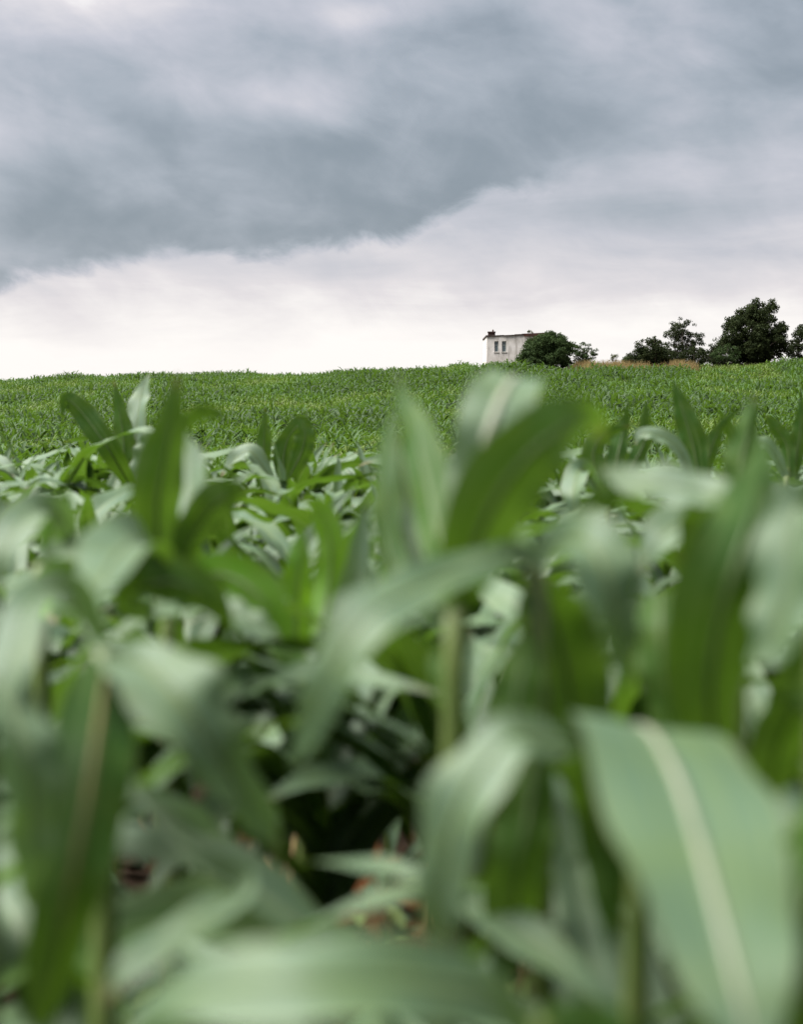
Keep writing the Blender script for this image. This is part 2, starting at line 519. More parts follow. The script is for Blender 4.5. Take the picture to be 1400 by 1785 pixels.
def corn_plant(x, y, scale, rz, seed, label, group, n_mid=8, n_low=0, n_up=2, zmax=None):
    rr = random.Random(seed)
    e = link('corn_plant', None, loc=(x, y, gz(x, y)), rot=(rr.uniform(-.06, .06), rr.uniform(-.06, .06), rz), scale=(scale,) * 3)
    e.empty_display_size = 0.1
    tag(e, label, 'corn plant', group)
    link('stalk', rr.choice(stalk_lib), e)
    side = rr.choice((0, math.pi))
    zl = 0.07
    for kind, n, z0, z1 in (('low', n_low, .08, .16), ('mid', n_mid, .45, .62), ('up', n_up, .62 - .04 * n_up, .62)):
        for i in range(n):
            z = z0 + (z1 - z0) * (i / max(1, n - 1)) + rr.uniform(-.015, .015)
            side += math.pi
            s_ = rr.uniform(.82, 1.10)
            if kind == 'low' and i == 0:
                link('leaf', rr.choice(leaf_lib['dry']), e, loc=(0, 0, z + .06), rot=(0, 0, rr.uniform(0, 6.28)))['label'] = 'withered brown lower leaf'
            link('leaf', rr.choice(leaf_lib[kind]), e, loc=(0, 0, z), rot=(0, rr.uniform(-.10, .10), side + rr.uniform(-.55, .55)), scale=(s_, s_ * rr.uniform(.9, 1.1), s_))
    return e

# ------------------------------------------------------------------ close corn plants, leaf by leaf
def catmull(pts_, n):
    pts_ = [np.array(p, dtype=float) for p in pts_]
    pts_ = [2 * pts_[0] - pts_[1]] + pts_ + [2 * pts_[-1] - pts_[-2]]
    out_ = []
    seg = len(pts_) - 3
    for i in range(n + 1):
        s = i / n * seg
        k = min(int(s), seg - 1); t_ = s - k
        p0, p1, p2, p3 = pts_[k:k + 4]
        out_.append(0.5 * ((2 * p1) + (-p0 + p2) * t_ + (2 * p0 - 5 * p1 + 4 * p2 - p3) * t_ ** 2 + (-p0 + 3 * p1 - 3 * p2 + p3) * t_ ** 3))
    return out_

CAM = Vector((0, 0, CZ))
def close_leaf(parent, face, tilt, trace, seed, fold=0.30, wave=0.085, browned=False, rib=1.0, side=None, yellow=False):
    """face T: the leaf turns its upper side to the path, U: its underside. trace: centre line, distance and width"""
    base = parent.location
    raw = []
    for (px, py, d, wpx) in trace:
        q = P(px, py, d)
        raw.append((q.x, q.y, q.z, wpx * d / 2673))
    n = 26
    sm = catmull(raw, n)
    C = [Vector(q[:3]) for q in sm]
    Wd = [max(q[3], 0.002) for q in sm]
    S, N = [], []
    if side is None:                       # blades lie with their upper side turned to the sky
        want = max(abs(tilt), 40 if face == 'T' else 16)
        up_ = 0.0
        for i in range(2, n - 4):
            T = (C[i + 1] - C[i - 1]).normalized()
            s = T.cross((C[i] - CAM).normalized())
            if face == 'U': s = -s
            nn = T.cross(s)
            up_ += (T.cross(s + nn) - T.cross(s - nn)).z
        tilt = want if up_ > 0 else -want
    for i in range(n + 1):
        T = (C[min(i + 1, n)] - C[max(i - 1, 0)]).normalized()
        Vd = (C[i] - CAM).normalized()
        s = T.cross(Vd)
        if s.length < 1e-4:
            s = S[-1].copy() if S else Vector((1, 0, 0))
        s.normalize()
        if face == 'U':
            s = -s
        if side is not None:
            s = Vector(side); s = (s - T * s.dot(T)).normalized()
        nn = T.cross(s)
        a_ = R(tilt)
        s2 = s * math.cos(a_) + nn * math.sin(a_)
        if S and s2.dot(S[-1]) < -0.6:
            s2 = -s2
        if S:
            s2 = (S[-1] * 0.45 + s2 * 0.55)
            s2 = (s2 - T * s2.dot(T)).normalized()
        S.append(s2); N.append(T.cross(s2))
    Wd = [x / max(0.5, math.cos(R(tilt))) for x in Wd]
    C2 = [c_ - base for c_ in C]
    v, f, u = ribbon(C2, S, N, Wd, 8, fold, wave, seed)
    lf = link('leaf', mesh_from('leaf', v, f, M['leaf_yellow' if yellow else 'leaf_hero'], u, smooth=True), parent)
    # the midrib: a low rounded ridge on both sides of the blade
    mv, mf = [], []
    for i in range(n + 1):
        s = i / n
        wr = min(0.0060, Wd[i] * 0.09) * rib * (1 - 0.7 * s) * 0.5 + 0.0003
        hgt = wr * 0.5
        for a_, b_ in ((-1, .15), (0, .55), (1, .15), (.6, -.7), (-.6, -.7)):
            mv.append(C2[i] + S[i] * (a_ * wr) + N[i] * (b_ * hgt * 1.6 + abs(a_) * 0.0004 + 0.0006))
    for i in range(n):
        for k in range(5):
            k2 = (k + 1) % 5
            mf.append((i * 5 + k, i * 5 + k2, (i + 1) * 5 + k2, (i + 1) * 5 + k))
    link('midrib', mesh_from('midrib', mv, mf, M['midrib_brown' if browned else 'midrib' if rib > 1.2 else 'midrib_green'], smooth=True), lf)
    return lf

def close_plant(px, d, top_py, label, leaves, seed, stalk_w=0.0125, low=3):
    top = P(px, top_py, d)
    x, y = top.x + 0.0, top.y
    rr = random.Random(seed)
    bx_, by_ = x + rr.uniform(-.02, .02), y + rr.uniform(-.02, .02)
    e = link('corn_plant', None, loc=(bx_, by_, gz(bx_, by_) - 0.01))
    e.empty_display_size = 0.1
    tag(e, label, 'corn plant', 'corn plants close by')
    n = 12
    h = top.z - e.location.z
    pts_ = [Vector(((x - bx_) * (i / n) ** 1.5, (y - by_) * (i / n) ** 1.5, -0.04 + (h + 0.04) * i / n)) for i in range(n + 1)]
    rad = [stalk_w * (1.15 - 0.5 * i / n) * (1.08 if i % 3 == 0 else 1.0) for i in range(n + 1)]
    v, f = tube(pts_, rad, 10)
    link('stalk', mesh_from('stalk', v, f, M['stalk'], smooth=True), e)
    for i, lf in enumerate(leaves):
        face, tilt, trace = lf[:3]
        close_leaf(e, face, tilt, trace, seed * 31 + i, **(lf[3] if len(lf) > 3 else {}))
    side = rr.uniform(0, 6.28)
    for i in range(low):
        side += math.pi + rr.uniform(-.4, .4)
        link('leaf', rr.choice(leaf_lib['low']), e, loc=(0, 0, 0.12 + i * 0.06), rot=(0, 0, side), scale=(.75,) * 3)
    for i in range(2):
        link('leaf', rr.choice(leaf_lib['dry']), e, loc=(0, 0, 0.16 + i * 0.08), rot=(0, 0, rr.uniform(0, 6.28)))['label'] = 'withered brown lower leaf'
    for i in range(5 if d < 1.3 and low > 1 else 0):
        side += math.pi + rr.uniform(-.8, .8)
        link('leaf', rr.choice(leaf_lib['mid']), e, loc=(0, 0, 0.36 + i * 0.055), rot=(0, 0, side), scale=(.9, .55, .9))
    for i in range(1 if low > 1 else 0):
        side += math.pi + rr.uniform(-.4, .4)
        link('leaf', rr.choice(leaf_lib['mid']), e, loc=(0, 0, 0.26 + i * 0.05), rot=(0, 0, side))
    return e

close_plant(797, 1.16, 985, 'tall blurred corn plant at centre with one broad leaf arching up towards the bush', [
    ('U', 14, [(800, 1080, 1.16, 36), (815, 1000, 1.14, 105), (846, 910, 1.12, 140), (893, 828, 1.10, 145), (950, 768, 1.10, 125), (1000, 738, 1.13, 95), (1034, 738, 1.19, 60), (1048, 768, 1.25, 6)], dict(fold=.3)),
    ('T', -8, [(800, 1040, 1.18, 36), (812, 925, 1.24, 80), (832, 825, 1.27, 105), (858, 735, 1.28, 120), (884, 676, 1.33, 112), (908, 660, 1.47, 96), (935, 700, 1.62, 10)], dict(fold=.1, rib=2.2, side=(-.95, -.1, .28))),
    ('U', 20, [(778, 1050, 1.22, 36), (768, 955, 1.28, 74), (748, 855, 1.34, 82), (724, 755, 1.40, 62), (703, 700, 1.44, 32), (691, 652, 1.46, 3)], dict(fold=.6)),
    ('U', 40, [(760, 1090, 1.25, 30), (705, 1030, 1.36, 46), (672, 950, 1.40, 52), (667, 850, 1.42, 50), (674, 765, 1.45, 28), (681, 712, 1.47, 3)], dict(fold=.6)),
    ('T', 30, [(770, 1060, 1.22, 30), (722, 985, 1.4, 50), (708, 900, 1.48, 46), (702, 820, 1.5, 30), (699, 760, 1.5, 3)], dict(fold=.5)),
    ('T', 25, [(800, 1120, 1.16, 30), (740, 1035, 1.45, 50), (700, 985, 1.7, 60), (660, 1010, 1.9, 40), (630, 1060, 2.0, 4)]),
    ('U', 10, [(800, 1250, 1.18, 30), (780, 1170, 1.2, 60), (800, 1120, 1.22, 50), (830, 1090, 1.25, 6)]),
], 1, low=3)
close_plant(932, 1.14, 968, 'corn plant right of centre with pale leaves hanging to both sides like a tent', [
    ('T', 18, [(928, 968, 1.13, 34), (885, 968, 1.11, 44), (800, 995, 1.08, 60), (715, 1030, 1.03, 80), (645, 1072, 1.0, 98), (594, 1145, .99, 90), (556, 1225, 1.0, 64), (530, 1290, 1.02, 44), (508, 1335, 1.04, 4)], dict(fold=.18)),
    ('T', 6, [(930, 972, 1.13, 34), (975, 942, 1.10, 68), (1025, 948, 1.06, 104), (1055, 1000, 1.04, 106), (1074, 1080, 1.04, 76), (1087, 1150, 1.05, 42), (1093, 1200, 1.06, 4)], dict(fold=.15)),
    ('U', 0, [(942, 1010, 1.17, 50), (962, 1080, 1.2, 128), (988, 1180, 1.22, 142), (1004, 1275, 1.24, 112), (1012, 1370, 1.26, 8)]),
    ('U', 10, [(932, 985, 1.16, 26), (890, 930, 1.2, 44), (845, 950, 1.26, 34), (810, 1010, 1.3, 4)]),
    ('U', 0, [(925, 1110, 1.12, 36), (906, 1190, 1.09, 92), (890, 1290, 1.08, 92), (880, 1390, 1.1, 6)]),
    ('U', 0, [(936, 1290, 1.13, 46), (925, 1400, 1.11, 100), (906, 1500, 1.1, 112), (892, 1620, 1.12, 92), (880, 1740, 1.14, 6)]),
    ('T', 60, [(930, 1130, 1.14, 26), (922, 1060, 1.13, 30), (925, 1000, 1.14, 26), (930, 940, 1.15, 4)]),
], 2, low=3)
close_plant(1120, 1.04, 1300, 'nearest corn plant, its huge pale leaf with cream midrib fills the lower right corner', [
    ('T', 0, [(1040, 1330, 1.10, 30), (1080, 1290, 1.07, 130), (1124, 1268, .99, 280), (1170, 1335, .90, 325), (1212, 1450, .82, 325), (1246, 1570, .76, 290), (1278, 1690, .72, 225), (1304, 1790, .70, 130), (1320, 1870, .69, 4)], dict(fold=.12, wave=.05, rib=1.5, side=(.97, -.05, -.20))),
    ('T', 10, [(1000, 1306, .96, 26), (950, 1288, .95, 62), (890, 1288, .93, 78), (840, 1340, .92, 104), (800, 1412, .92, 122), (776, 1500, .93, 102), (769, 1590, .95, 70), (775, 1670, .97, 5)], dict(fold=.2)),
    ('U', 0, [(1010, 1310, .98, 30), (1030, 1370, 1.02, 80), (1050, 1460, 1.05, 90), (1060, 1560, 1.06, 60), (1062, 1650, 1.07, 4)]),
], 3, low=2)
close_plant(1440, .96, 1010, 'corn plant at the right edge with a pale leaf hanging straight down', [
    ('T', 8, [(1420, 905, .98, 30), (1400, 885, .96, 80), (1384, 935, .95, 105), (1380, 1020, .94, 116), (1352, 1110, .94, 84), (1305, 1158, .95, 5)]),
    ('U', 10, [(1430, 1900, .92, 40), (1352, 1745, .80, 140), (1400, 1600, .79, 155), (1445, 1460, .82, 120), (1480, 1340, .86, 4)], dict(fold=.35)),
    ('T', 25, [(1440, 1420, .97, 30), (1400, 1420, .94, 80), (1350, 1520, .92, 110), (1318, 1650, .92, 70), (1300, 1760, .93, 5)]),
    ('U', 10, [(1440, 1240, 1.0, 30), (1385, 1240, 1.1, 80), (1350, 1330, 1.15, 90), (1345, 1430, 1.18, 6)]),
], 4, low=2)
close_plant(1285, 1.1, 1090, 'corn plant right of the tent-leaved one with a broad green leaf standing upright', [
    ('U', 12, [(1262, 1340, 1.10, 50), (1240, 1230, 1.05, 125), (1250, 1115, 1.02, 172), (1278, 1005, 1.0, 172), (1306, 915, 1.02, 132), (1322, 850, 1.07, 92), (1332, 800, 1.13, 46), (1330, 755, 1.17, 3)], dict(fold=.4)),
    ('T', 35, [(1300, 905, 1.2, 30), (1250, 868, 1.28, 56), (1180, 850, 1.3, 66), (1110, 838, 1.32, 52), (1045, 818, 1.36, 4)]),
    ('T', 12, [(1270, 1000, 1.5, 26), (1240, 925, 1.7, 56), (1192, 912, 1.7, 68), (1150, 942, 1.68, 60), (1118, 1000, 1.68, 4)]),
    ('U', 0, [(1150, 1030, 1.32, 60), (1150, 1085, 1.29, 98), (1155, 1160, 1.28, 98), (1165, 1240, 1.28, 70), (1176, 1320, 1.28, 4)]),
    ('U', 30, [(1290, 900, 1.25, 20), (1268, 870, 1.32, 60), (1230, 905, 1.36, 70), (1190, 980, 1.38, 20)]),
], 5, low=3)
close_plant(1298, 2.0, 905, 'slim corn plant behind the broad upright leaf near the right edge', [
    ('U', 20, [(1300, 920, 2.0, 28), (1290, 830, 2.0, 56), (1304, 755, 2.02, 46), (1318, 683, 2.05, 3)], dict(fold=.6)),
    ('U', 10, [(1290, 930, 2.0, 20), (1130, 890, 1.75, 30), (1088, 866, 1.7, 40), (1045, 872, 1.7, 40), (1000, 895, 1.7, 4)]),
    ('T', 20, [(1305, 930, 2.0, 20), (1345, 880, 2.0, 50), (1390, 880, 2.0, 50), (1430, 920, 2.0, 4)]),
], 6)
close_plant(184, 1.10, 1132, 'blurred corn plant with a broad dark leaf hanging down the left side', [
    ('U', 6, [(186, 1140, 1.10, 50), (178, 1210, 1.06, 120), (166, 1300, 1.0, 150), (150, 1400, .97, 156), (130, 1505, .95, 140), (108, 1610, .95, 112), (84, 1720, .96, 80), (66, 1810, .98, 4)], dict(browned=True, fold=.38, rib=1.1)),
    ('T', 10, [(188, 1140, 1.10, 36), (250, 1162, 1.06, 104), (310, 1218, 1.03, 150), (360, 1290, 1.03, 122), (410, 1362, 1.05, 88), (455, 1428, 1.08, 56), (492, 1490, 1.1, 4)], dict(fold=.24)),
    ('T', 4, [(184, 1145, 1.10, 36), (164, 1075, 1.14, 46), (178, 1012, 1.2, 72), (204, 966, 1.3, 104), (236, 942, 1.46, 112), (268, 950, 1.7, 10)], dict(fold=.15)),
    ('T', 12, [(178, 1118, 1.1, 28), (140, 1048, 1.08, 50), (95, 1026, 1.05, 62), (55, 1056, 1.0, 72), (28, 1122, .97, 78), (12, 1205, .95, 60), (4, 1300, .95, 4)]),
    ('T', 30, [(200, 1420, 1.2, 26), (240, 1395, 1.22, 50), (310, 1425, 1.25, 60), (385, 1480, 1.28, 52), (450, 1545, 1.3, 40), (515, 1610, 1.32, 4)]),
    ('T', 25, [(205, 1340, 1.1, 20), (330, 1470, 1.02, 30), (430, 1540, 1.0, 46), (365, 1592, .95, 52), (290, 1645, .92, 62), (222, 1692, .9, 48), (176, 1750, .9, 4)]),
], 7, low=2)
close_plant(-35, .97, 1150, 'corn plant cut by the left edge with a pale bluish hanging leaf', [
    ('T', 8, [(-30, 1165, .96, 40), (12, 1225, .94, 84), (40, 1310, .92, 100), (52, 1400, .92, 98), (52, 1490, .92, 70), (44, 1580, .93, 4)]),
    ('T', 20, [(-30, 1160, .97, 30), (-80, 1180, .95, 90), (-120, 1300, .95, 90), (-140, 1450, .96, 6)]),
], 8, low=2)
close_plant(930, .74, 1780, 'closest corn plant, only one pale blurred leaf seen across the bottom edge', [
    ('T', 30, [(930, 1800, .73, 36), (850, 1735, .69, 100), (710, 1712, .65, 140), (530, 1712, .63, 155), (390, 1722, .64, 125), (280, 1742, .66, 70), (206, 1785, .70, 4)], dict(fold=.15)),
    ('U', 0, [(935, 1800, .74, 36), (1010, 1790, .74, 90), (1090, 1850, .74, 100), (1140, 1980, .75, 5)]),
], 9, low=1)
close_plant(292, 1.76, 1010, 'upright corn plant at left with a tall soft pointed leaf reaching the skyline', [
    ('U', 18, [(288, 1040, 1.76, 44), (276, 945, 1.75, 84), (276, 862, 1.73, 92), (290, 782, 1.72, 76), (303, 712, 1.72, 40), (310, 652, 1.72, 3)], dict(fold=.5)),
    ('T', 20, [(300, 1010, 1.8, 36), (325, 905, 1.85, 70), (331, 825, 1.9, 62), (320, 748, 1.95, 4)]),
    ('U', 6, [(305, 1000, 1.75, 28), (335, 935, 1.72, 60), (370, 884, 1.7, 76), (406, 857, 1.7, 50), (434, 852, 1.7, 3)]),
    ('U', 30, [(305, 770, 1.9, 10), (335, 728, 1.9, 26), (365, 720, 1.9, 28), (398, 728, 1.9, 3)]),
    ('U', 5, [(290, 1070, 1.7, 24), (225, 1052, 1.55, 50), (262, 1018, 1.5, 84), (318, 1018, 1.48, 92), (372, 1050, 1.48, 50), (410, 1110, 1.5, 3)]),
    ('U', 10, [(300, 1050, 1.76, 24), (345, 1008, 1.7, 56), (400, 1005, 1.66, 84), (456, 1045, 1.64, 80), (500, 1115, 1.64, 4)], dict(yellow=True)),
    ('T', 40, [(330, 1035, 1.6, 24), (395, 1066, 1.56, 46), (450, 1094, 1.55, 40), (488, 1114, 1.55, 3)]),
], 10)
close_plant(70, 1.6, 985, 'corn plant near the left edge with a leaf arched over deep shade', [
    ('T', 14, [(120, 985, 1.58, 24), (112, 910, 1.55, 42), (72, 886, 1.5, 54), (36, 912, 1.45, 62), (10, 965, 1.42, 50), (-5, 1030, 1.42, 4)]),
    ('T', 40, [(70, 985, 1.6, 20), (110, 958, 1.55, 40), (170, 962, 1.5, 40), (235, 975, 1.5, 4)]),
    ('U', 10, [(70, 1080, 1.58, 28), (86, 1015, 1.52, 58), (128, 1002, 1.5, 46), (168, 1022, 1.5, 4)], dict(yellow=True)),
    ('U', 30, [(75, 960, 1.62, 24), (95, 920, 1.66, 50), (110, 890, 1.7, 40), (118, 850, 1.72, 3)], dict(yellow=True)),
], 11)
close_plant(530, 2.05, 1090, 'yellowish corn plant left of centre with narrow upright leaves', [
    ('U', 14, [(515, 1170, 2.0, 36), (517, 1065, 2.0, 62), (522, 985, 2.0, 48), (526, 915, 2.02, 3)], dict(fold=.5, yellow=True)),
    ('U', 16, [(545, 1140, 2.06, 34), (570, 1035, 2.1, 62), (577, 955, 2.1, 54), (558, 892, 2.1, 42), (528, 868, 2.1, 3)], dict(fold=.5, yellow=True)),
    ('U', 30, [(550, 1120, 2.1, 28), (605, 1020, 2.2, 42), (618, 950, 2.2, 34), (628, 892, 2.2, 3)], dict(yellow=True)),
    ('T', 10, [(520, 1180, 2.0, 24), (480, 1112, 1.9, 40), (515, 1150, 1.88, 44), (562, 1192, 1.88, 3)]),
    ('U', 10, [(530, 1250, 2.05, 30), (590, 1190, 2.05, 60), (640, 1230, 2.05, 60), (680, 1330, 2.05, 4)]),
], 12)
close_plant(225, 5.6, 830, 'tall corn plant at left whose crossed leaf tips stand against the skyline', [
    ('U', 10, [(216, 845, 5.6, 22), (214, 760, 5.6, 36), (198, 664, 5.6, 2)], dict(fold=.5)),
    ('T', 25, [(232, 845, 5.6, 18), (238, 740, 5.65, 34), (246, 690, 5.7, 28), (260, 652, 5.72, 2)]),
    ('U', 12, [(228, 850, 5.5, 20), (190, 785, 5.4, 40), (145, 722, 5.4, 40), (115, 697, 5.4, 24), (108, 725, 5.4, 2)]),
    ('T', 20, [(225, 860, 5.5, 18), (255, 790, 5.5, 40), (262, 740, 5.5, 3)]),
], 13)
close_plant(478, 6.2, 840, 'corn plant with a dark blunt leaf before the far hillside, left of centre', [
    ('U', 10, [(456, 850, 6.2, 18), (460, 780, 6.2, 28), (462, 710, 6.2, 2)], dict(fold=.5)),
    ('U', 5, [(500, 850, 6.2, 18), (494, 800, 6.2, 36), (505, 760, 6.2, 30), (530, 735, 6.2, 20), (545, 760, 6.2, 2)]),
    ('U', 0, [(505, 830, 6.0, 18), (525, 790, 6.0, 38), (532, 755, 6.0, 34), (520, 728, 6.0, 3)]),
    ('T', 20, [(480, 850, 6.0, 14), (440, 790, 6.0, 28), (410, 800, 6.0, 24), (385, 830, 6.0, 2)]),
], 14)
close_plant(1215, 4.4, 830, 'corn plant at right with one sharp dark leaf tip against the far field', [
    ('U', 8, [(1222, 850, 4.4, 26), (1208, 775, 4.4, 50), (1190, 715, 4.4, 34), (1174, 664, 4.4, 2)], dict(fold=.5)),
    ('U', 20, [(1225, 850, 4.5, 18), (1240, 785, 4.5, 26), (1258, 745, 4.5, 20), (1288, 712, 4.5, 2)]),
    ('T', 30, [(1210, 850, 4.3, 18), (1185, 785, 4.3, 22), (1145, 758, 4.3, 24), (1118, 758, 4.3, 18), (1108, 775, 4.3, 2)]),
], 15)
close_plant(1062, 4.2, 850, 'corn plant right of the broad arching leaf, its own leaf folded over at the top', [
    ('U', 10, [(1060, 870, 4.2, 24), (1036, 810, 4.2, 44), (1040, 775, 4.2, 36), (1066, 752, 4.2, 22), (1100, 742, 4.2, 2)]),
    ('U', 24, [(1065, 860, 4.2, 18), (1078, 790, 4.25, 34), (1088, 745, 4.3, 22), (1097, 700, 4.3, 2)]),
    ('T', 10, [(1055, 870, 4.1, 18), (1015, 820, 4.0, 34), (1000, 860, 3.9, 34), (1005, 910, 3.9, 3)]),
    ('U', 20, [(1070, 860, 4.3, 18), (1120, 780, 4.4, 30), (1126, 730, 4.4, 18), (1128, 700, 4.4, 2)]),
], 16)
close_plant(1372, 5.0, 815, 'corn plant before the trees at the right edge with a slanting dark leaf', [
    ('U', 10, [(1378, 830, 5.0, 18), (1372, 775, 5.0, 28), (1352, 745, 5.0, 22), (1336, 724, 5.0, 2)]),
    ('T', 30, [(1370, 830, 4.9, 14), (1345, 780, 4.9, 20), (1315, 770, 4.9, 20), (1290, 780, 4.9, 2)]),
    ('U', 10, [(1385, 830, 5.0, 16), (1395, 760, 5.0, 30), (1398, 690, 5.0, 2)]),
], 17)

# ------------------------------------------------------------------ the nearest rows of the crop: single plants
ROW_A = R(5)
def row_xy(k, s):
    """k-th row, s metres along it"""
    d0 = 1.12 + 0.74 * k
    return s * math.cos(ROW_A), d0 + s * math.sin(ROW_A)

ORD = ['first', 'second', 'third', 'fourth', 'fifth', 'sixth', 'seventh', 'eighth', 'ninth', 'tenth', 'eleventh', 'twelfth', 'thirteenth',
       'fourteenth', 'fifteenth', 'sixteenth', 'seventeenth', 'eighteenth', 'nineteenth', 'twentieth']
ZONES = [(140, 'at the left edge'), (260, 'under the crossed leaf tips'), (400, 'beside the tall soft pointed leaf'), (560, 'around the dark blunt leaf'),
         (650, 'left of the slim upright leaf'), (760, 'behind the slim upright leaf'), (900, 'straight below the house'), (1010, 'straight below the round bush'),
         (1110, 'straight below the dry grass'), (1240, 'straight below the loose-crowned tree'), (1370, 'straight below the large dark tree'), (9999, 'at the right edge')]
def place_words(px_, k, sc_):
    zone_ = next(w_ for lim_, w_ in ZONES if px_ < lim_)
    size = 'short' if sc_ < .93 else 'tall' if sc_ > 1.03 else 'middling'
    return '%s young corn plant in the %s row, %s' % (size, ORD[k], zone_), 'corn plants in the near rows'

count = 0
extra = []
taken = [o.location.xy.copy() for o in COL.objects if o.name.startswith('corn_plant')]
rows = []
for k in range(-4, 19):
    s = -9.0 + random.uniform(0, .2)
    while s < 9.0:
        x, y = row_xy(k, s)
        x += random.gauss(0, .02); y += random.gauss(0, .035)
        rows.append((y, x, k))
        s += random.uniform(.13, .20)
rows.sort()
for y, x, k in rows:
    if y < 0.15 and abs(x) < 0.5 and y > -0.5:
        continue
    px_ = 700 + 2673 * x / max(y, .1)
    if k <= 0 and -150 < px_ < 1550 and y > 0:
        continue                                   # these are the close plants above
    if any((Vector((x, y)) - q).length < .11 for q in taken):
        continue
    inside = -40 < px_ < 1440 and y > 1.3
    if inside and count < 284:
        sc_ = random.uniform(.86, 1.04)
        if 5.2 < y < 9.0:
            sc_ *= 1.10
        lab, grp = place_words(px_, k, sc_)
        corn_plant(x, y, sc_, random.gauss(R(90), .9), 5000 + count, lab, grp, n_mid=9 if y < 3 else 8, n_up=6 if y < 3 else 3, n_low=3 if y < 4.6 else 0)
        count += 1
    else:
        extra.append((x, y))

# ------------------------------------------------------------------ the rest of the crop
def plant_proto(seed, nseg, across, nleaf):
    rr = random.Random(seed)
    V, F, U = [], [], []
    side = 0
    for i in range(nleaf):
        s = i / (nleaf - 1)
        if s < .2:
            v, f, u = generic_leaf(seed * 17 + i, rr.uniform(.36, .5), .05, R(45), R(150), 1.0, nseg, across)
            z = .12
        elif s < .72:
            v, f, u = generic_leaf(seed * 17 + i, rr.uniform(.50, .68), .096, R(rr.uniform(26, 50)), R(rr.uniform(110, 170)), 1.0, nseg, across)
            z = .18 + .42 * s
        else:
            v, f, u = generic_leaf(seed * 17 + i, rr.uniform(.36, .52), .066, R(rr.uniform(10, 38)), R(rr.uniform(60, 125)), 1.2, nseg, across, fold=.6)
            z = .56
        side += math.pi + rr.uniform(-.5, .5)
        c_, s_ = math.cos(side), math.sin(side)
        o = len(V)
        V += [(p.x * c_ - p.y * s_, p.x * s_ + p.y * c_, p.z + z) for p in v]
        F += [tuple(q + o for q in ff) for ff in f]
        U += u
    return np.array(V), np.array(F), np.array(U)

def scatter(name, protos, XY, scales, tints, material, label):
    Vs, Fs, Us, Ts = [], [], [], []
    off = 0
    pick = RNG.integers(0, len(protos), len(XY))
    rot = RNG.normal(R(90), .9, len(XY)) + RNG.integers(0, 2, len(XY)) * math.pi
    gzs = ground_z(XY[:, 0], XY[:, 1])
    for k, (V, F, U) in enumerate(protos):
        idx = np.where(pick == k)[0]
        if len(idx) == 0:
            continue
        c_, s_ = np.cos(rot[idx]), np.sin(rot[idx])
        sc_ = scales[idx]
        vx = (V[None, :, 0] * c_[:, None] - V[None, :, 1] * s_[:, None]) * sc_[:, None] + XY[idx, 0][:, None]
        vy = (V[None, :, 0] * s_[:, None] + V[None, :, 1] * c_[:, None]) * sc_[:, None] + XY[idx, 1][:, None]
        vz = V[None, :, 2] * sc_[:, None] + gzs[idx][:, None]
        Vs.append(np.stack([vx, vy, vz], axis=2).reshape(-1, 3))
        nv = len(V)
        Fs.append((F[None] + (np.arange(len(idx)) * nv)[:, None, None] + off).reshape(-1, F.shape[1]))
        off += nv * len(idx)
        Us.append(np.tile(U, (len(idx), 1)))
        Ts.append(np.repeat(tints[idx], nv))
    me = big_mesh(name, np.concatenate(Vs), np.concatenate(Fs), material, np.concatenate(Us), np.concatenate(Ts), smooth=True)
    o = link(name, me)
    tag(o, label, 'corn crop', kind='stuff')
    return o

def fbm(x, y, s):
    return np.array([mnoise.fractal(Vector((a_ * s, b_ * s, 0)), 0.9, 2.0, 3) for a_, b_ in zip(x, y)])

ex = np.array(extra)
# behind the last single row, down the dip
more = []
k = 19
while True:
    y0 = 1.12 + .74 * k
    if y0 > 34: break
    half = .33 * y0 + 3
    for s in np.arange(-half, half, .21):
        x, y = row_xy(k, s)
        more.append((x + random.gauss(0, .02), y + random.gauss(0, .04)))
    k += 1
near_xy = np.concatenate([ex, np.array(more)])
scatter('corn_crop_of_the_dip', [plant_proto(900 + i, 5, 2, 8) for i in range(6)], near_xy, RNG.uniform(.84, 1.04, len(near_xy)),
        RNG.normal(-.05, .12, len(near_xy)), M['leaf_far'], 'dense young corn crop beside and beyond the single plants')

def field_ok(x, y):
    """inside the corn field: it stops before the shrubs, the house and the tree belt"""
    lim = np.where(x < 5.6, 175.0, np.where(x < 8.8, 119.0, np.where(x < 14, 112.5, np.where(x < 23.5, 114.2, 122.0))))
    return y < lim
far_xy = []
k = 0
y0 = 34.0
FA = R(9)
while y0 < 168:
    gap = .76 if y0 < 80 else .80
    sp = .23 if y0 < 60 else .28 if y0 < 90 else .33
    half = .31 * y0 + 4
    s = np.arange(-half, half, sp)
    s = s + RNG.normal(0, .05, len(s))
    bend = .9 * np.sin(s * .06 + y0 * .02)
    x = s * math.cos(FA)
    y = y0 + s * math.sin(FA) * .6 + bend + RNG.normal(0, .07, len(s))
    far_xy.append(np.stack([x, y], axis=1))
    y0 += gap if y0 < 132 else 2.0
far_xy = np.concatenate(far_xy)
far_xy = far_xy[(far_xy[:, 1] > 33) & field_ok(far_xy[:, 0], far_xy[:, 1])]
fx, fy = far_xy[:, 0], far_xy[:, 1]
patch = fbm(fx, fy * .24, .17)
fine = fbm(fx * .8 + 31, fy * .6, .55)
def zone(px, py_d, rx, ry):
    return np.exp(-((fx / fy * 2673 + 700 - px) / rx) ** 2 - ((fy - py_d) / ry) ** 2)
starved = zone(520, 88, 170, 15) + .6 * zone(1300, 100, 220, 14) + .6 * zone(820, 72, 120, 11) + .4 * zone(180, 74, 200, 6)
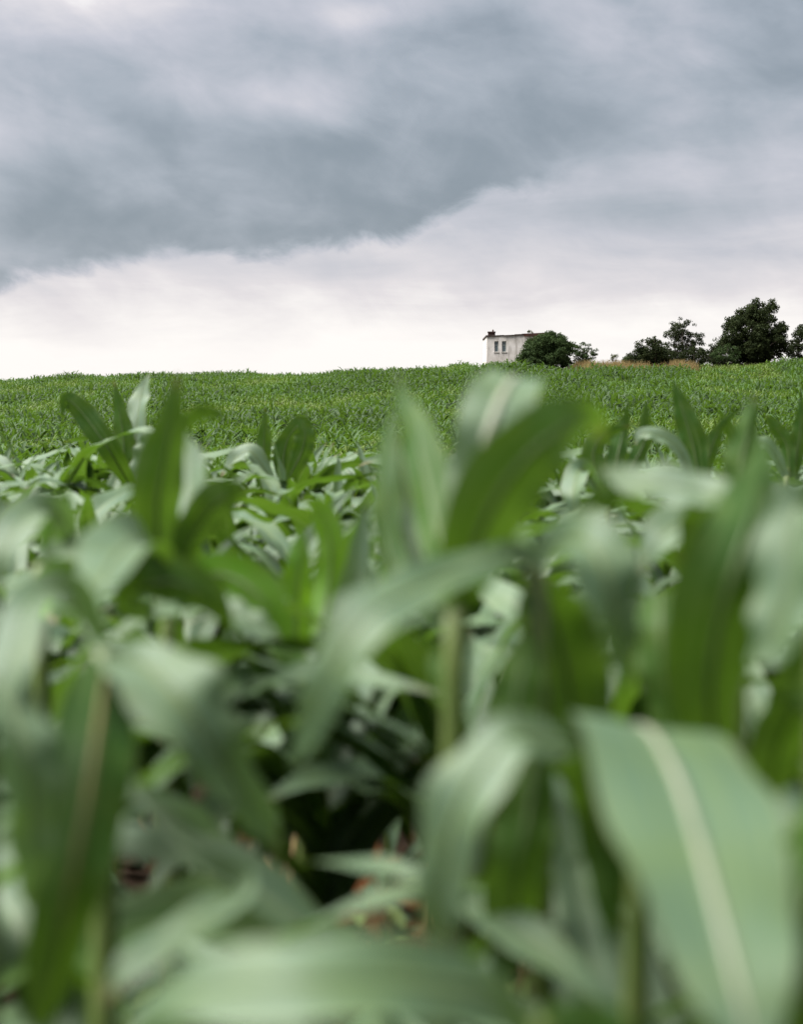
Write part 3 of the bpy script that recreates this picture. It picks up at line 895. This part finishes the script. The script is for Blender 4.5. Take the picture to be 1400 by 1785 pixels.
rank_shade = zone(385, 83, 50, 4.5) + zone(600, 99, 120, 4.0) + .9 * zone(240, 84, 120, 4.5) + .7 * zone(1180, 72, 250, 8) + .7 * zone(620, 64, 170, 6) + zone(880, 110, 80, 6) + .5 * zone(1080, 96, 160, 5)  # bands of taller plants, their shading painted in as dark tint
tint = np.clip(-.08 + patch * 2.4 + fine * .5 + starved * .70 - rank_shade * 1.8 + RNG.normal(0, .12, len(fx)), -1, .9)
hsc = np.clip(1.0 - patch * .35 - fine * .10 - starved * .14 + rank_shade * .24 + RNG.normal(0, .10, len(fx)), .6, 1.45)
clump_shade = np.clip((fbm(fx + 7, fy * .38, .34) - .16) * 4.0, 0, 1) * (fy > 40)
tint = np.clip(tint - clump_shade * 1.1, -1, .9)  # shadow of the tall clumps put into the leaf colour
hsc = hsc + clump_shade * .24
bare = zone(330, 79, 55, 1.2) + .6 * zone(640, 92, 40, 1.0)
keep = RNG.random(len(fx)) > np.clip(bare * 1.1 + (fine > .42) * .25, 0, .95)
far_xy, tint, hsc = far_xy[keep], tint[keep], hsc[keep]
nearm = far_xy[:, 1] < 62
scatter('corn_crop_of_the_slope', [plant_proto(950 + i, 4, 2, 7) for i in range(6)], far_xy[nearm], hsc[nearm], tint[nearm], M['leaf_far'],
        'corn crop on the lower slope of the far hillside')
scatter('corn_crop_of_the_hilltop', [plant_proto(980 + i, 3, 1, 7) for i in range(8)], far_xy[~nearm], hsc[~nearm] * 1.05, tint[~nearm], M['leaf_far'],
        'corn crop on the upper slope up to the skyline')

# ------------------------------------------------------------------ house on the crest
m, t, out = mat('weathered_plaster')
p = t.n('ShaderNodeTexCoord').outputs['Object']
s3 = t.n('ShaderNodeSeparateXYZ'); t.put(s3.inputs[0], p)
strk = t.noise(t.comb(t.m('MULTIPLY', s3.outputs[0], 2.2), s3.outputs[1], t.m('MULTIPLY', s3.outputs[2], .35)), 1.6, 5, .6)
bl = t.noise(p, 1.1, 5, .65)
c = t.mix(t.ss(bl, .35, .7), (.52, .48, .44), (.64, .60, .57))
c = t.mix(t.ss(strk, .48, .68, 0, .75), c, (.28, .25, .22))
c = t.mix(t.ss(t.noise(p, 7.0, 5, .7), .58, .74, 0, .5), c, (.36, .30, .26))
bsdf(t, out, c, .95, .1, bump=bl, bump_d=.02)
M['plaster'] = m
m, t, out = mat('old_brick')
p = t.n('ShaderNodeTexCoord').outputs['Object']
bt = t.n('ShaderNodeTexBrick')
rot_ = t.n('ShaderNodeMapping'); rot_.inputs['Rotation'].default_value = (R(90), 0, 0); t.put(rot_.inputs[0], p)
t.put(bt.inputs['Vector'], rot_.outputs[0])
for k_, v_ in (('Color1', (.24, .085, .055, 1)), ('Color2', (.17, .07, .05, 1)), ('Mortar', (.26, .21, .18, 1)), ('Scale', 4.0)):
    bt.inputs[k_].default_value = v_
bsdf(t, out, bt.outputs[0], .95, .1)
M['brick'] = m
M['roof'] = simple('weathered_roof_edge', (.030, .022, .020), (.065, .045, .038), 3.0, .9)
M['rust'] = simple('rusted_sheet', (.032, .014, .011), (.070, .028, .019), 3.0, .85)
M['wood'] = simple('grey_window_frame', (.19, .21, .20), (.30, .32, .30), 5.0, .8)
m, t, out = mat('window_glass')
bsdf(t, out, (.055, .085, .095), .12, .6)
M['glass'] = m
M['chimney'] = simple('sooty_chimney', (.028, .017, .015), (.060, .030, .024), 4.0, .95)

HY = 124.6
def hx(px): return (px - 700) / 2673 * HY
hl, hr = hx(848), hx(966)
hw = hr - hl
hz0 = gz(hl + 2, HY) - .35
ztop = P(850, 588, HY).z - hz0
H = ztop
house = link('house', None, loc=(hl, HY, hz0))
tag(house, 'derelict pale plastered flat-roofed house with two small windows behind the bush', 'house')
wz0 = P(870, 614, HY).z - hz0; wz1 = P(870, 595.5, HY).z - hz0
wins = [(hx(861.5) - hl, hx(868.5) - hl), (hx(874.5) - hl, hx(882) - hl)]
depth, th = 5.2, .34
slope = .045
def wall_cells():
    parts = []
    xs_ = [0] + [q for w_ in wins for q in w_] + [hw]
    zs_ = [0, wz0, wz1]
    for i in range(len(xs_) - 1):
        for j in range(3):
            if j == 1 and i in (1, 3):
                continue
            z1a = zs_[j + 1] if j < 2 else None
            v, f = box(xs_[i], xs_[i + 1], 0, th, zs_[j], zs_[j + 1] if j < 2 else H)
            if j == 2:
                v = [(a_, b_, (c_ if c_ < H - 1e-6 else H + slope * a_)) for a_, b_, c_ in v]
            parts.append((v, f))
    return join(parts)
v, f = wall_cells()
link('wall', mesh_from('front_wall', v, f, M['plaster']), house)
for (xa, xb, ya, yb, nm) in ((0, th, th + .002, depth, 'side'), (hw - th, hw, th + .002, depth, 'side'), (th + .002, hw - th - .002, depth - th, depth - .002, 'back')):
    v, f = box(xa, xb, ya, yb, 0, H)
    v = [(a_, b_, c_ if c_ == 0 else c_ + slope * a_) for a_, b_, c_ in v]
    link('wall', mesh_from('wall', v, f, M['plaster']), house)
for (xa, xb) in wins:
    e = link('window', mesh_from('window', *join([box(xa + .03, xb - .03, .14, .15, wz0 + .03, wz1 - .03)]), M['glass']), house)
    fr = [box(xa + .004, xa + .06, .10, .18, wz0 + .004, wz1 - .004), box(xb - .06, xb - .004, .10, .18, wz0 + .004, wz1 - .004),
          box(xa + .06, xb - .06, .102, .178, wz1 - .06, wz1 - .004), box(xa + .06, xb - .06, .102, .178, wz0 + .004, wz0 + .06),
          box(xa + .06, xb - .06, .104, .176, (wz0 + wz1) / 2 + .10, (wz0 + wz1) / 2 + .14)]
    link('frame', mesh_from('frame', *join(fr), M['wood']), e)
    link('sill', mesh_from('sill', *join([box(xa - .05, xb + .05, -.06, .098, wz0 - .05, wz0 - .003)]), M['plaster']), e)
# roof slab, ragged front edge
rr = random.Random(5)
prt = []
xx = -.06
roofs = []
while xx < hw + .06:
    x2 = min(xx + rr.uniform(.35, .9), hw + .06)
    dz = rr.uniform(-.012, .012)
    v, f = box(xx, x2 - .002, -.05 - rr.uniform(0, .06), depth + .08, 0, .09 + rr.uniform(-.03, .04))
    roofs.append(([(a_, b_, c_ + H + slope * a_ + .004 + dz * 0) for a_, b_, c_ in v], f))
    xx = x2
link('roof', mesh_from('roof', *join(roofs), M['roof']), house)
rust = []
xx = hx(912) - hl
while xx < hw:
    x2 = min(xx + rr.uniform(.5, 1.0), hw)
    v, f = box(xx, x2 - .01, -.16, -.135, .02 - rr.uniform(0, .14), .12)
    rust.append(([(a_, b_, c_ + H + slope * a_) for a_, b_, c_ in v], f))
    xx = x2
link('gutter_sheet', mesh_from('gutter_sheet', *join(rust), M['rust']), house)
# plaster fallen off below the eaves: bare brick, a ragged patch a hair behind the plaster plane is not open, so it stands 4 mm proud
bp = [(hx(923) - hl, H - .75), (hx(926) - hl, H - .10), (hx(948) - hl, H + .0), (hw - .3, H + .05), (hw - .35, H - .9), (hx(955) - hl, H - .55), (hx(944) - hl, H - .85), (hx(935) - hl, H - .6)]
v = [(a_, -.008, b_) for a_, b_ in bp] + [(a_, .05, b_) for a_, b_ in bp]
nb = len(bp)
f = [tuple(range(nb))] + [(i, (i + 1) % nb, nb + (i + 1) % nb, nb + i) for i in range(nb)]
link('bare_brick_patch', mesh_from('bare_brick_patch', v, f, M['brick']), house)['label'] = 'bare red brick where plaster fell off'
cx0, cx1 = hx(851) - hl, hx(863) - hl
ch = join([box(cx0, cx1, .15, .75, H + .1, H + .36), box(cx0 - .04, cx1 + .04, .10, .80, H + .362, H + .44)])
chn = link('chimney', mesh_from('chimney', *ch, M['chimney']), house)
v, f = tube([(hx(859.5) - hl, .45, H + .40), (hx(859.5) - hl, .45, H + .55), (hx(859.5) - hl, .45, H + .62)], [.07, .065, .035], 8)
link('chimney_pot', mesh_from('chimney_pot', v, f, M['rust']), chn)

# ------------------------------------------------------------------ trees and shrubs
def leaf_cloud(centers, radii, per, size, seed, flat=.75, elong=1.6):
    rg = np.random.default_rng(seed)
    Vs = []
    for c_, r_, n in zip(centers, radii, per):
        d = rg.normal(0, 1, (n, 3)); d /= np.linalg.norm(d, axis=1)[:, None]
        rad = r_ * rg.random(n) ** .45
        pos = np.array(c_) + d * rad[:, None] * np.array([1, 1, flat])
        a_ = rg.normal(0, 1, (n, 3)); a_ /= np.linalg.norm(a_, axis=1)[:, None]
        b_ = np.cross(a_, d + rg.normal(0, .4, (n, 3))); b_ /= np.linalg.norm(b_, axis=1)[:, None] + 1e-9
        s_ = size * rg.uniform(.6, 1.3, n)[:, None]
        q = np.stack([pos - a_ * s_ * elong * .5, pos + b_ * s_ * .38, pos + a_ * s_ * elong * .5, pos - b_ * s_ * .38], axis=1)
        Vs.append(q.reshape(-1, 3))
    V = np.concatenate(Vs)
    F = np.arange(len(V)).reshape(-1, 4)
    return V, F

def woody(name, x, y, label, cat, group, lobes, n_clump, clump_r, leaf_n, leaf_s, material, seed, trunk_r=.12, trunk_h=.8, stems=1, sparse=False):
    """lobes: (dx, dy, z, rx, ry, rz) ellipsoids that shape the crown"""
    rg = random.Random(seed)
    z0 = gz(x, y)
    e = link(name, None, loc=(x, y, z0))
    tag(e, label, cat, group)
    cent, rads, per = [], [], []
    wsum = [l[3] * l[4] * l[5] for l in lobes]
    for i in range(n_clump):
        l = rg.choices(lobes, wsum)[0]
        while True:
            d = Vector((rg.gauss(0, 1), rg.gauss(0, 1), rg.gauss(0, 1))).normalized()
            k_ = rg.random() ** (.33 if not sparse else .5)
            q = Vector((l[0] + d.x * l[3] * k_, l[1] + d.y * l[4] * k_, l[2] + d.z * l[5] * k_))
            if q.z > .12: break
        r_ = clump_r * rg.uniform(.55, 1.35)
        cent.append(q); rads.append(r_); per.append(max(6, int(1.9 * leaf_n * (r_ / clump_r) ** 2 * rg.uniform(.6, 1.3))))
    V, F = leaf_cloud(cent, rads, per, leaf_s * .78, seed)
    crown = link('crown', big_mesh('crown', V, F, material), e)
    crown['kind'] = 'stuff'
    # trunk and limbs
    parts = []
    tops = []
    for s in range(stems):
        bx_ = rg.uniform(-.25, .25) * (stems > 1); by_ = rg.uniform(-.25, .25) * (stems > 1)
        tx, ty = bx_ + rg.uniform(-.15, .15), by_ + rg.uniform(-.15, .15)
        parts.append(tube([(bx_, by_, -.15), ((bx_ + tx) / 2 + rg.uniform(-.05, .05), (by_ + ty) / 2, trunk_h * .5), (tx, ty, trunk_h)], [trunk_r, trunk_r * .8, trunk_r * .6], 7))
        tops.append(Vector((tx, ty, trunk_h)))
    link('trunk', mesh_from('trunk', *join(parts), M['bark'], smooth=True), e)
    limbs = []
    for q in rg.sample(cent, min(len(cent), 34)):
        a_ = min(tops, key=lambda p_: (p_ - q).length).copy()
        a_.z *= rg.uniform(.6, 1.0)
        mid = a_.lerp(q, .5) + Vector((rg.uniform(-.12, .12), rg.uniform(-.12, .12), rg.uniform(.0, .18)))
        limbs.append(tube([a_, mid, q], [trunk_r * .42, trunk_r * .25, trunk_r * .07], 5))
    link('limb', mesh_from('limb', *join(limbs), M['bark'], smooth=True), e)
    return e

def at(px, Y_): return (px - 700) / 2673 * Y_
def mz(px_h, Y_): return px_h / 2673 * Y_
Yb = 121.0
u = Yb / 2673
woody('shrub', at(952, Yb), Yb, 'round dark green bush covering the right half of the house', 'bush', None,
      [(0, 0, 1.45, 46 * u, 1.6, 1.4), (-1.1, 0, 1.05, 26 * u, 1.3, .95), (.3, 0, 2.35, 38 * u, 1.2, .85), (1.25, 0, 2.0, 18 * u, .9, 1.15), (-.6, 0, 1.9, 26 * u, 1.1, .8)],
      380, .38, 62, .13, M['fol_bush'], 21, .10, .7, 4)
woody('shrub', at(1016, 124), 124, 'thin open shrub just right of the round bush beside the house', 'shrub', None,
      [(0, 0, 1.4, 22 * u, .8, 1.1), (-.75, 0, 2.0, .45, .4, .55), (.75, 0, 1.7, .45, .4, .45)], 120, .20, 20, .11, M['fol_bush'], 22, .06, .5, 4, sparse=True)
woody('shrub', at(1068, 128), 128, 'tiny wispy shrub above the dry grass between house and trees', 'shrub', None,
      [(0, 0, 1.35, .42, .4, .42)], 26, .13, 12, .08, M['fol_olive'], 23, .03, .6, 3, sparse=True)
woody('shrub', at(1131, 123), 123, 'dark bushy small tree in front of the dry grass', 'bush', None,
      [(0, 0, 1.8, 29 * u, 1.1, 1.05), (-.6, 0, 1.1, 30 * u, 1.0, .75), (.1, 0, 2.6, 15 * u, .7, .5), (.9, 0, 1.3, 1.0, .9, .9)], 170, .30, 46, .12, M['fol_dark'], 24, .10, .7, 2)
woody('tree', at(1186, 131), 131, 'loose-crowned tree with gaps of sky, left of the large dark tree', 'tree', None,
      [(-.3, 0, 3.4, 1.15, 1.0, 1.15), (.7, 0, 2.5, 1.3, 1.0, 1.1), (-.9, 0, 2.0, 1.0, .9, 1.1), (1.3, 0, 1.6, 1.0, .8, 1.0), (-.1, 0, 4.2, .7, .6, .6), (1.0, 0, 3.5, .55, .5, .7), (0, 0, 1.0, 1.7, .9, .7)],
      210, .30, 34, .12, M['fol_birch'], 25, .11, 1.2, 2, sparse=True)
woody('shrub', at(1100, 129), 129, 'low dark shrub at the left foot of the loose-crowned tree', 'shrub', None,
      [(0, 0, .9, .9, .8, .6)], 60, .25, 34, .11, M['fol_bush'], 28, .05, .4, 3)
woody('tree', at(1243, 133), 133, 'small dark tree in the gap beside the large dark tree', 'tree', None,
      [(0, 0, 1.2, 1.3, 1.0, 1.1), (.4, 0, 2.1, .9, .7, .7)], 100, .30, 30, .12, M['fol_dark'], 26, .08, .8, 2, sparse=True)
big = woody('tree', at(1312, 130), 130, 'large broad dark tree, the tallest on the skyline', 'tree', None,
      [(0, 0, 2.4, 2.9, 2.2, 2.0), (0, 0, 1.3, 3.2, 2.2, 1.2), (-.2, 0, 4.3, 1.3, 1.1, .95), (.9, 0, 3.9, 1.2, 1.1, 1.1), (-1.5, 0, 3.2, 1.0, 1.0, .8), (2.0, 0, 2.7, .9, 1.0, 1.0), (-.3, 0, 5.1, .65, .5, .5), (1.4, 0, 4.5, .4, .4, .5)],
      430, .40, 62, .14, M['fol_dark'], 27, .2, 1.2, 2)
big.scale = (1.0, 1.0, 1.15)
woody('tree', at(1396, 132), 132, 'dark tree at the right edge of the tree belt', 'tree', None,
      [(0, 0, 1.8, 1.2, 1.2, 1.6), (.6, 0, 2.9, 1.2, 1.0, 1.0), (1.6, 0, 1.8, 1.3, 1.2, 1.5)], 150, .36, 44, .13, M['fol_dark'], 29, .14, 1.2, 2)
woody('tree', at(1455, 131), 131, 'round dark tree beyond the right edge of the picture', 'tree', None,
      [(0, 0, 2.0, 2.0, 1.6, 1.9), (.6, 0, 3.4, 1.3, 1.1, .9)], 170, .38, 44, .13, M['fol_dark'], 30, .16, 1.2, 2)
woody('shrub', at(1212, 128), 128, 'low scrub right below the loose-crowned tree', 'shrub', None,
      [(0, 0, 1.1, 1.5, .8, .9)], 90, .25, 34, .11, M['fol_dark'], 31, .05, .4, 3)
woody('shrub', at(1262, 128), 128, 'low scrub at the left foot of the large dark tree', 'shrub', None,
      [(0, 0, 1.2, 1.3, .8, 1.0)], 90, .25, 34, .11, M['fol_bush'], 32, .05, .4, 3)
woody('shrub', at(1150, 127), 127, 'low dark scrub filling between the bushy small tree and the loose-crowned tree', 'shrub', None,
      [(0, 0, 1.3, 1.4, .8, 1.1)], 90, .26, 34, .11, M['fol_dark'], 33, .05, .4, 3)
# little weed on the roof
rx_, ry_ = hl + hx(925) - hl, HY + 1.0
e = link('roof_weed', None, loc=(rx_, ry_, hz0 + H + slope * (hx(925) - hl) + .11))
tag(e, 'small green weed growing on the flat roof of the house', 'plant')
V, F = leaf_cloud([(0, 0, .24), (.16, 0, .16), (-.14, 0, .2)], [.2, .14, .15], [26, 14, 14], .10, 77)
c_ = link('leaf_tuft', big_mesh('leaf_tuft', V, F, M['fol_olive']), e); c_['kind'] = 'stuff'
link('stem', mesh_from('stem', *join([tube([(0, 0, -.02), (0, 0, .2)], [.015, .008], 5), tube([(0, 0, 0), (.14, 0, .16)], [.012, .006], 5)]), M['weed_stem']), e)

# ------------------------------------------------------------------ dry grass on the verge before the trees
def blades(n, xr, yr, hr_, wid, seed, hfun=None):
    rg = np.random.default_rng(seed)
    x = rg.uniform(*xr, n); y = rg.uniform(*yr, n)
    h = rg.uniform(*hr_, n)
    if hfun is not None:
        h = h * hfun(x)
    ok = h > .12
    x, y, h = x[ok], y[ok], h[ok]; n = len(x)
    an = rg.uniform(0, 6.28, n); lean = rg.normal(0, .22, (n, 2)) * h[:, None]
    z = ground_z(x, y) - .04
    wx, wy = np.cos(an) * wid, np.sin(an) * wid
    b0_ = np.stack([x - wx, y - wy, z], 1); b1_ = np.stack([x + wx, y + wy, z], 1)
    mx, my = x + lean[:, 0] * .4, y + lean[:, 1] * .4
    c0_ = np.stack([mx - wx * .8, my - wy * .8, z + h * .6], 1); c1_ = np.stack([mx + wx * .8, my + wy * .8, z + h * .6], 1)
    t0_ = np.stack([x + lean[:, 0] - wx * .15, y + lean[:, 1] - wy * .15, z + h], 1); t1_ = np.stack([x + lean[:, 0] + wx * .15, y + lean[:, 1] + wy * .15, z + h], 1)
    V = np.stack([b0_, b1_, c0_, c1_, t0_, t1_], 1).reshape(-1, 3)
    o = np.arange(n)[:, None] * 6
    F = np.concatenate([o + np.array([[0, 1, 3, 2]]), o + np.array([[2, 3, 5, 4]])])
    return V, F
def hf(x):
    px_ = x / 123.0 * 2673 + 700
    return np.clip(.58 + .20 * np.sin(x * 5.1) + .75 * np.exp(-((px_ - 1018) / 14) ** 2) + .5 * np.exp(-((px_ - 1090) / 30) ** 2) + .75 * np.exp(-((px_ - 1172) / 20) ** 2) + .3 * np.exp(-((px_ - 1050) / 30) ** 2), 0, 1.1)
V, F = blades(9000, (at(985, 123), at(1200, 123)), (116.5, 127.5), (.55, 1.15), .020, 41, hf)
o = link('dry_grass', big_mesh('dry_grass', V, F, M['dry']))
tag(o, 'strip of tall straw-coloured dry grass between the bush and the trees', 'grass', kind='stuff')
V, F = blades(14000, (at(885, 121), at(1420, 121)), (113.0, 128.5), (.30, .70), .022, 42)
o = link('verge_grass', big_mesh('verge_grass', V, F, M['fol_olive']))
tag(o, 'rough olive grass along the field edge under the shrubs and trees', 'grass', kind='stuff')

# ------------------------------------------------------------------ soil clods and weeds between the near rows
rg = np.random.default_rng(3)
ico_v = np.array([(0, 0, 1), (.89, 0, .45), (.28, .85, .45), (-.72, .53, .45), (-.72, -.53, .45), (.28, -.85, .45), (.72, .53, -.45), (-.28, .85, -.45), (-.89, 0, -.45), (-.28, -.85, -.45), (.72, -.53, -.45), (0, 0, -1)])
ico_f = np.array([(0, 1, 2), (0, 2, 3), (0, 3, 4), (0, 4, 5), (0, 5, 1), (1, 6, 2), (2, 7, 3), (3, 8, 4), (4, 9, 5), (5, 10, 1), (6, 7, 2), (7, 8, 3), (8, 9, 4), (9, 10, 5), (10, 6, 1), (11, 7, 6), (11, 8, 7), (11, 9, 8), (11, 10, 9), (11, 6, 10)])
n = 5000
cx, cy = rg.uniform(-3, 3, n), rg.uniform(.4, 7.5, n)
sz = np.abs(rg.normal(.007, .008, n)) + .003
jit = rg.uniform(.7, 1.3, (n, 12, 3))
V = ico_v[None] * jit * sz[:, None, None] * np.array([1.2, 1.2, .8]) + np.stack([cx, cy, ground_z(cx, cy) + .0], 1)[:, None, :]
F = (ico_f[None] + (np.arange(n) * 12)[:, None, None]).reshape(-1, 3)
o = link('soil_clods', big_mesh('soil_clods', V.reshape(-1, 3), F, M['clod']))
tag(o, 'loose brown clods of soil between the corn rows', 'soil', kind='stuff')

def weed(x, y, h, seed, red, label):
    rr = random.Random(seed)
    e = link('weed', None, loc=(x, y, gz(x, y) - .01), rot=(0, 0, rr.uniform(0, 6.28)))
    tag(e, label, 'weed', 'weeds between the corn rows')
    stems, leaves = [], []
    for b_ in range(rr.randint(3, 5)):
        dx, dy = rr.uniform(-.16, .16), rr.uniform(-.16, .16)
        hh = h * rr.uniform(.6, 1)
        mid = Vector((dx * .35, dy * .35, hh * .5)); tip = Vector((dx, dy, hh))
        stems.append(tube([(0, 0, 0), mid, tip], [.006, .0045, .002], 5))
        for k_ in range(7):
            s = rr.uniform(.25, 1)
            q = Vector((0, 0, 0)).lerp(mid, s * 2) if s < .5 else mid.lerp(tip, s * 2 - 1)
            a_ = rr.uniform(0, 6.28); L = rr.uniform(.04, .085)
            T = Vector((math.cos(a_), math.sin(a_), rr.uniform(-.3, .5))).normalized()
            S_ = T.cross(Vector((0, 0, 1))).normalized()
            Nn = S_.cross(T)
            ln = [q, q + T * L * .35 + S_ * L * .24, q + T * L * .35 - S_ * L * .24, q + T * L * .4 + Nn * -.004, q + T * L * .72 + S_ * L * .18 - Nn * .006, q + T * L * .72 - S_ * L * .18 - Nn * .006, q + T * L - Nn * .014]
            leaves.append((ln, [(0, 3, 1), (0, 2, 3), (1, 3, 4), (3, 2, 5), (3, 6, 4), (3, 5, 6)]))
    link('stem', mesh_from('stem', *join(stems), M['weed_stem'], smooth=True), e)
    for lf in leaves:
        link('leaf', mesh_from('leaf', *lf, M['weed_red' if red else 'weed_green'], smooth=True), e)

wl = [(740, 1300, 2.35, .30, 1, 'red-leaved weed behind the stalk of the central corn plant'),
      (725, 1390, 2.3, .16, 1, 'small rusty weed low beneath the central corn plant'),
      (480, 1360, 2.4, .26, 1, 'reddish weed under the tip of the long hanging left leaf'),
      (400, 1400, 2.6, .20, 1, 'low brown-red weed in the gap at left'),
      (345, 1180, 2.9, .34, 0, 'olive weed with small leaves in the sunlit gap at left'),
      (375, 1240, 2.9, .34, 1, 'tall red-tinged weed in the gap at left'),
      (1040, 1640, 2.45, .14, 1, 'rust-red weed near the bottom edge left of the cream midrib'),
      (860, 1440, 2.2, .22, 0, 'yellow-green weed under the nearest plant'),
      (950, 1560, 2.35, .16, 0, 'small green weed in the deep shade right of centre'),
      (640, 1400, 2.5, .24, 0, 'pale weed between two stalks at centre'),
      (270, 1590, 2.6, .12, 0, 'small weed on bare soil in the lower left corner')]
for i, (px_, py_, d, h, red, lab) in enumerate(wl):
    q = P(px_, py_, d)
    weed(q.x, q.y, max(h, q.z), 600 + i, red, lab)
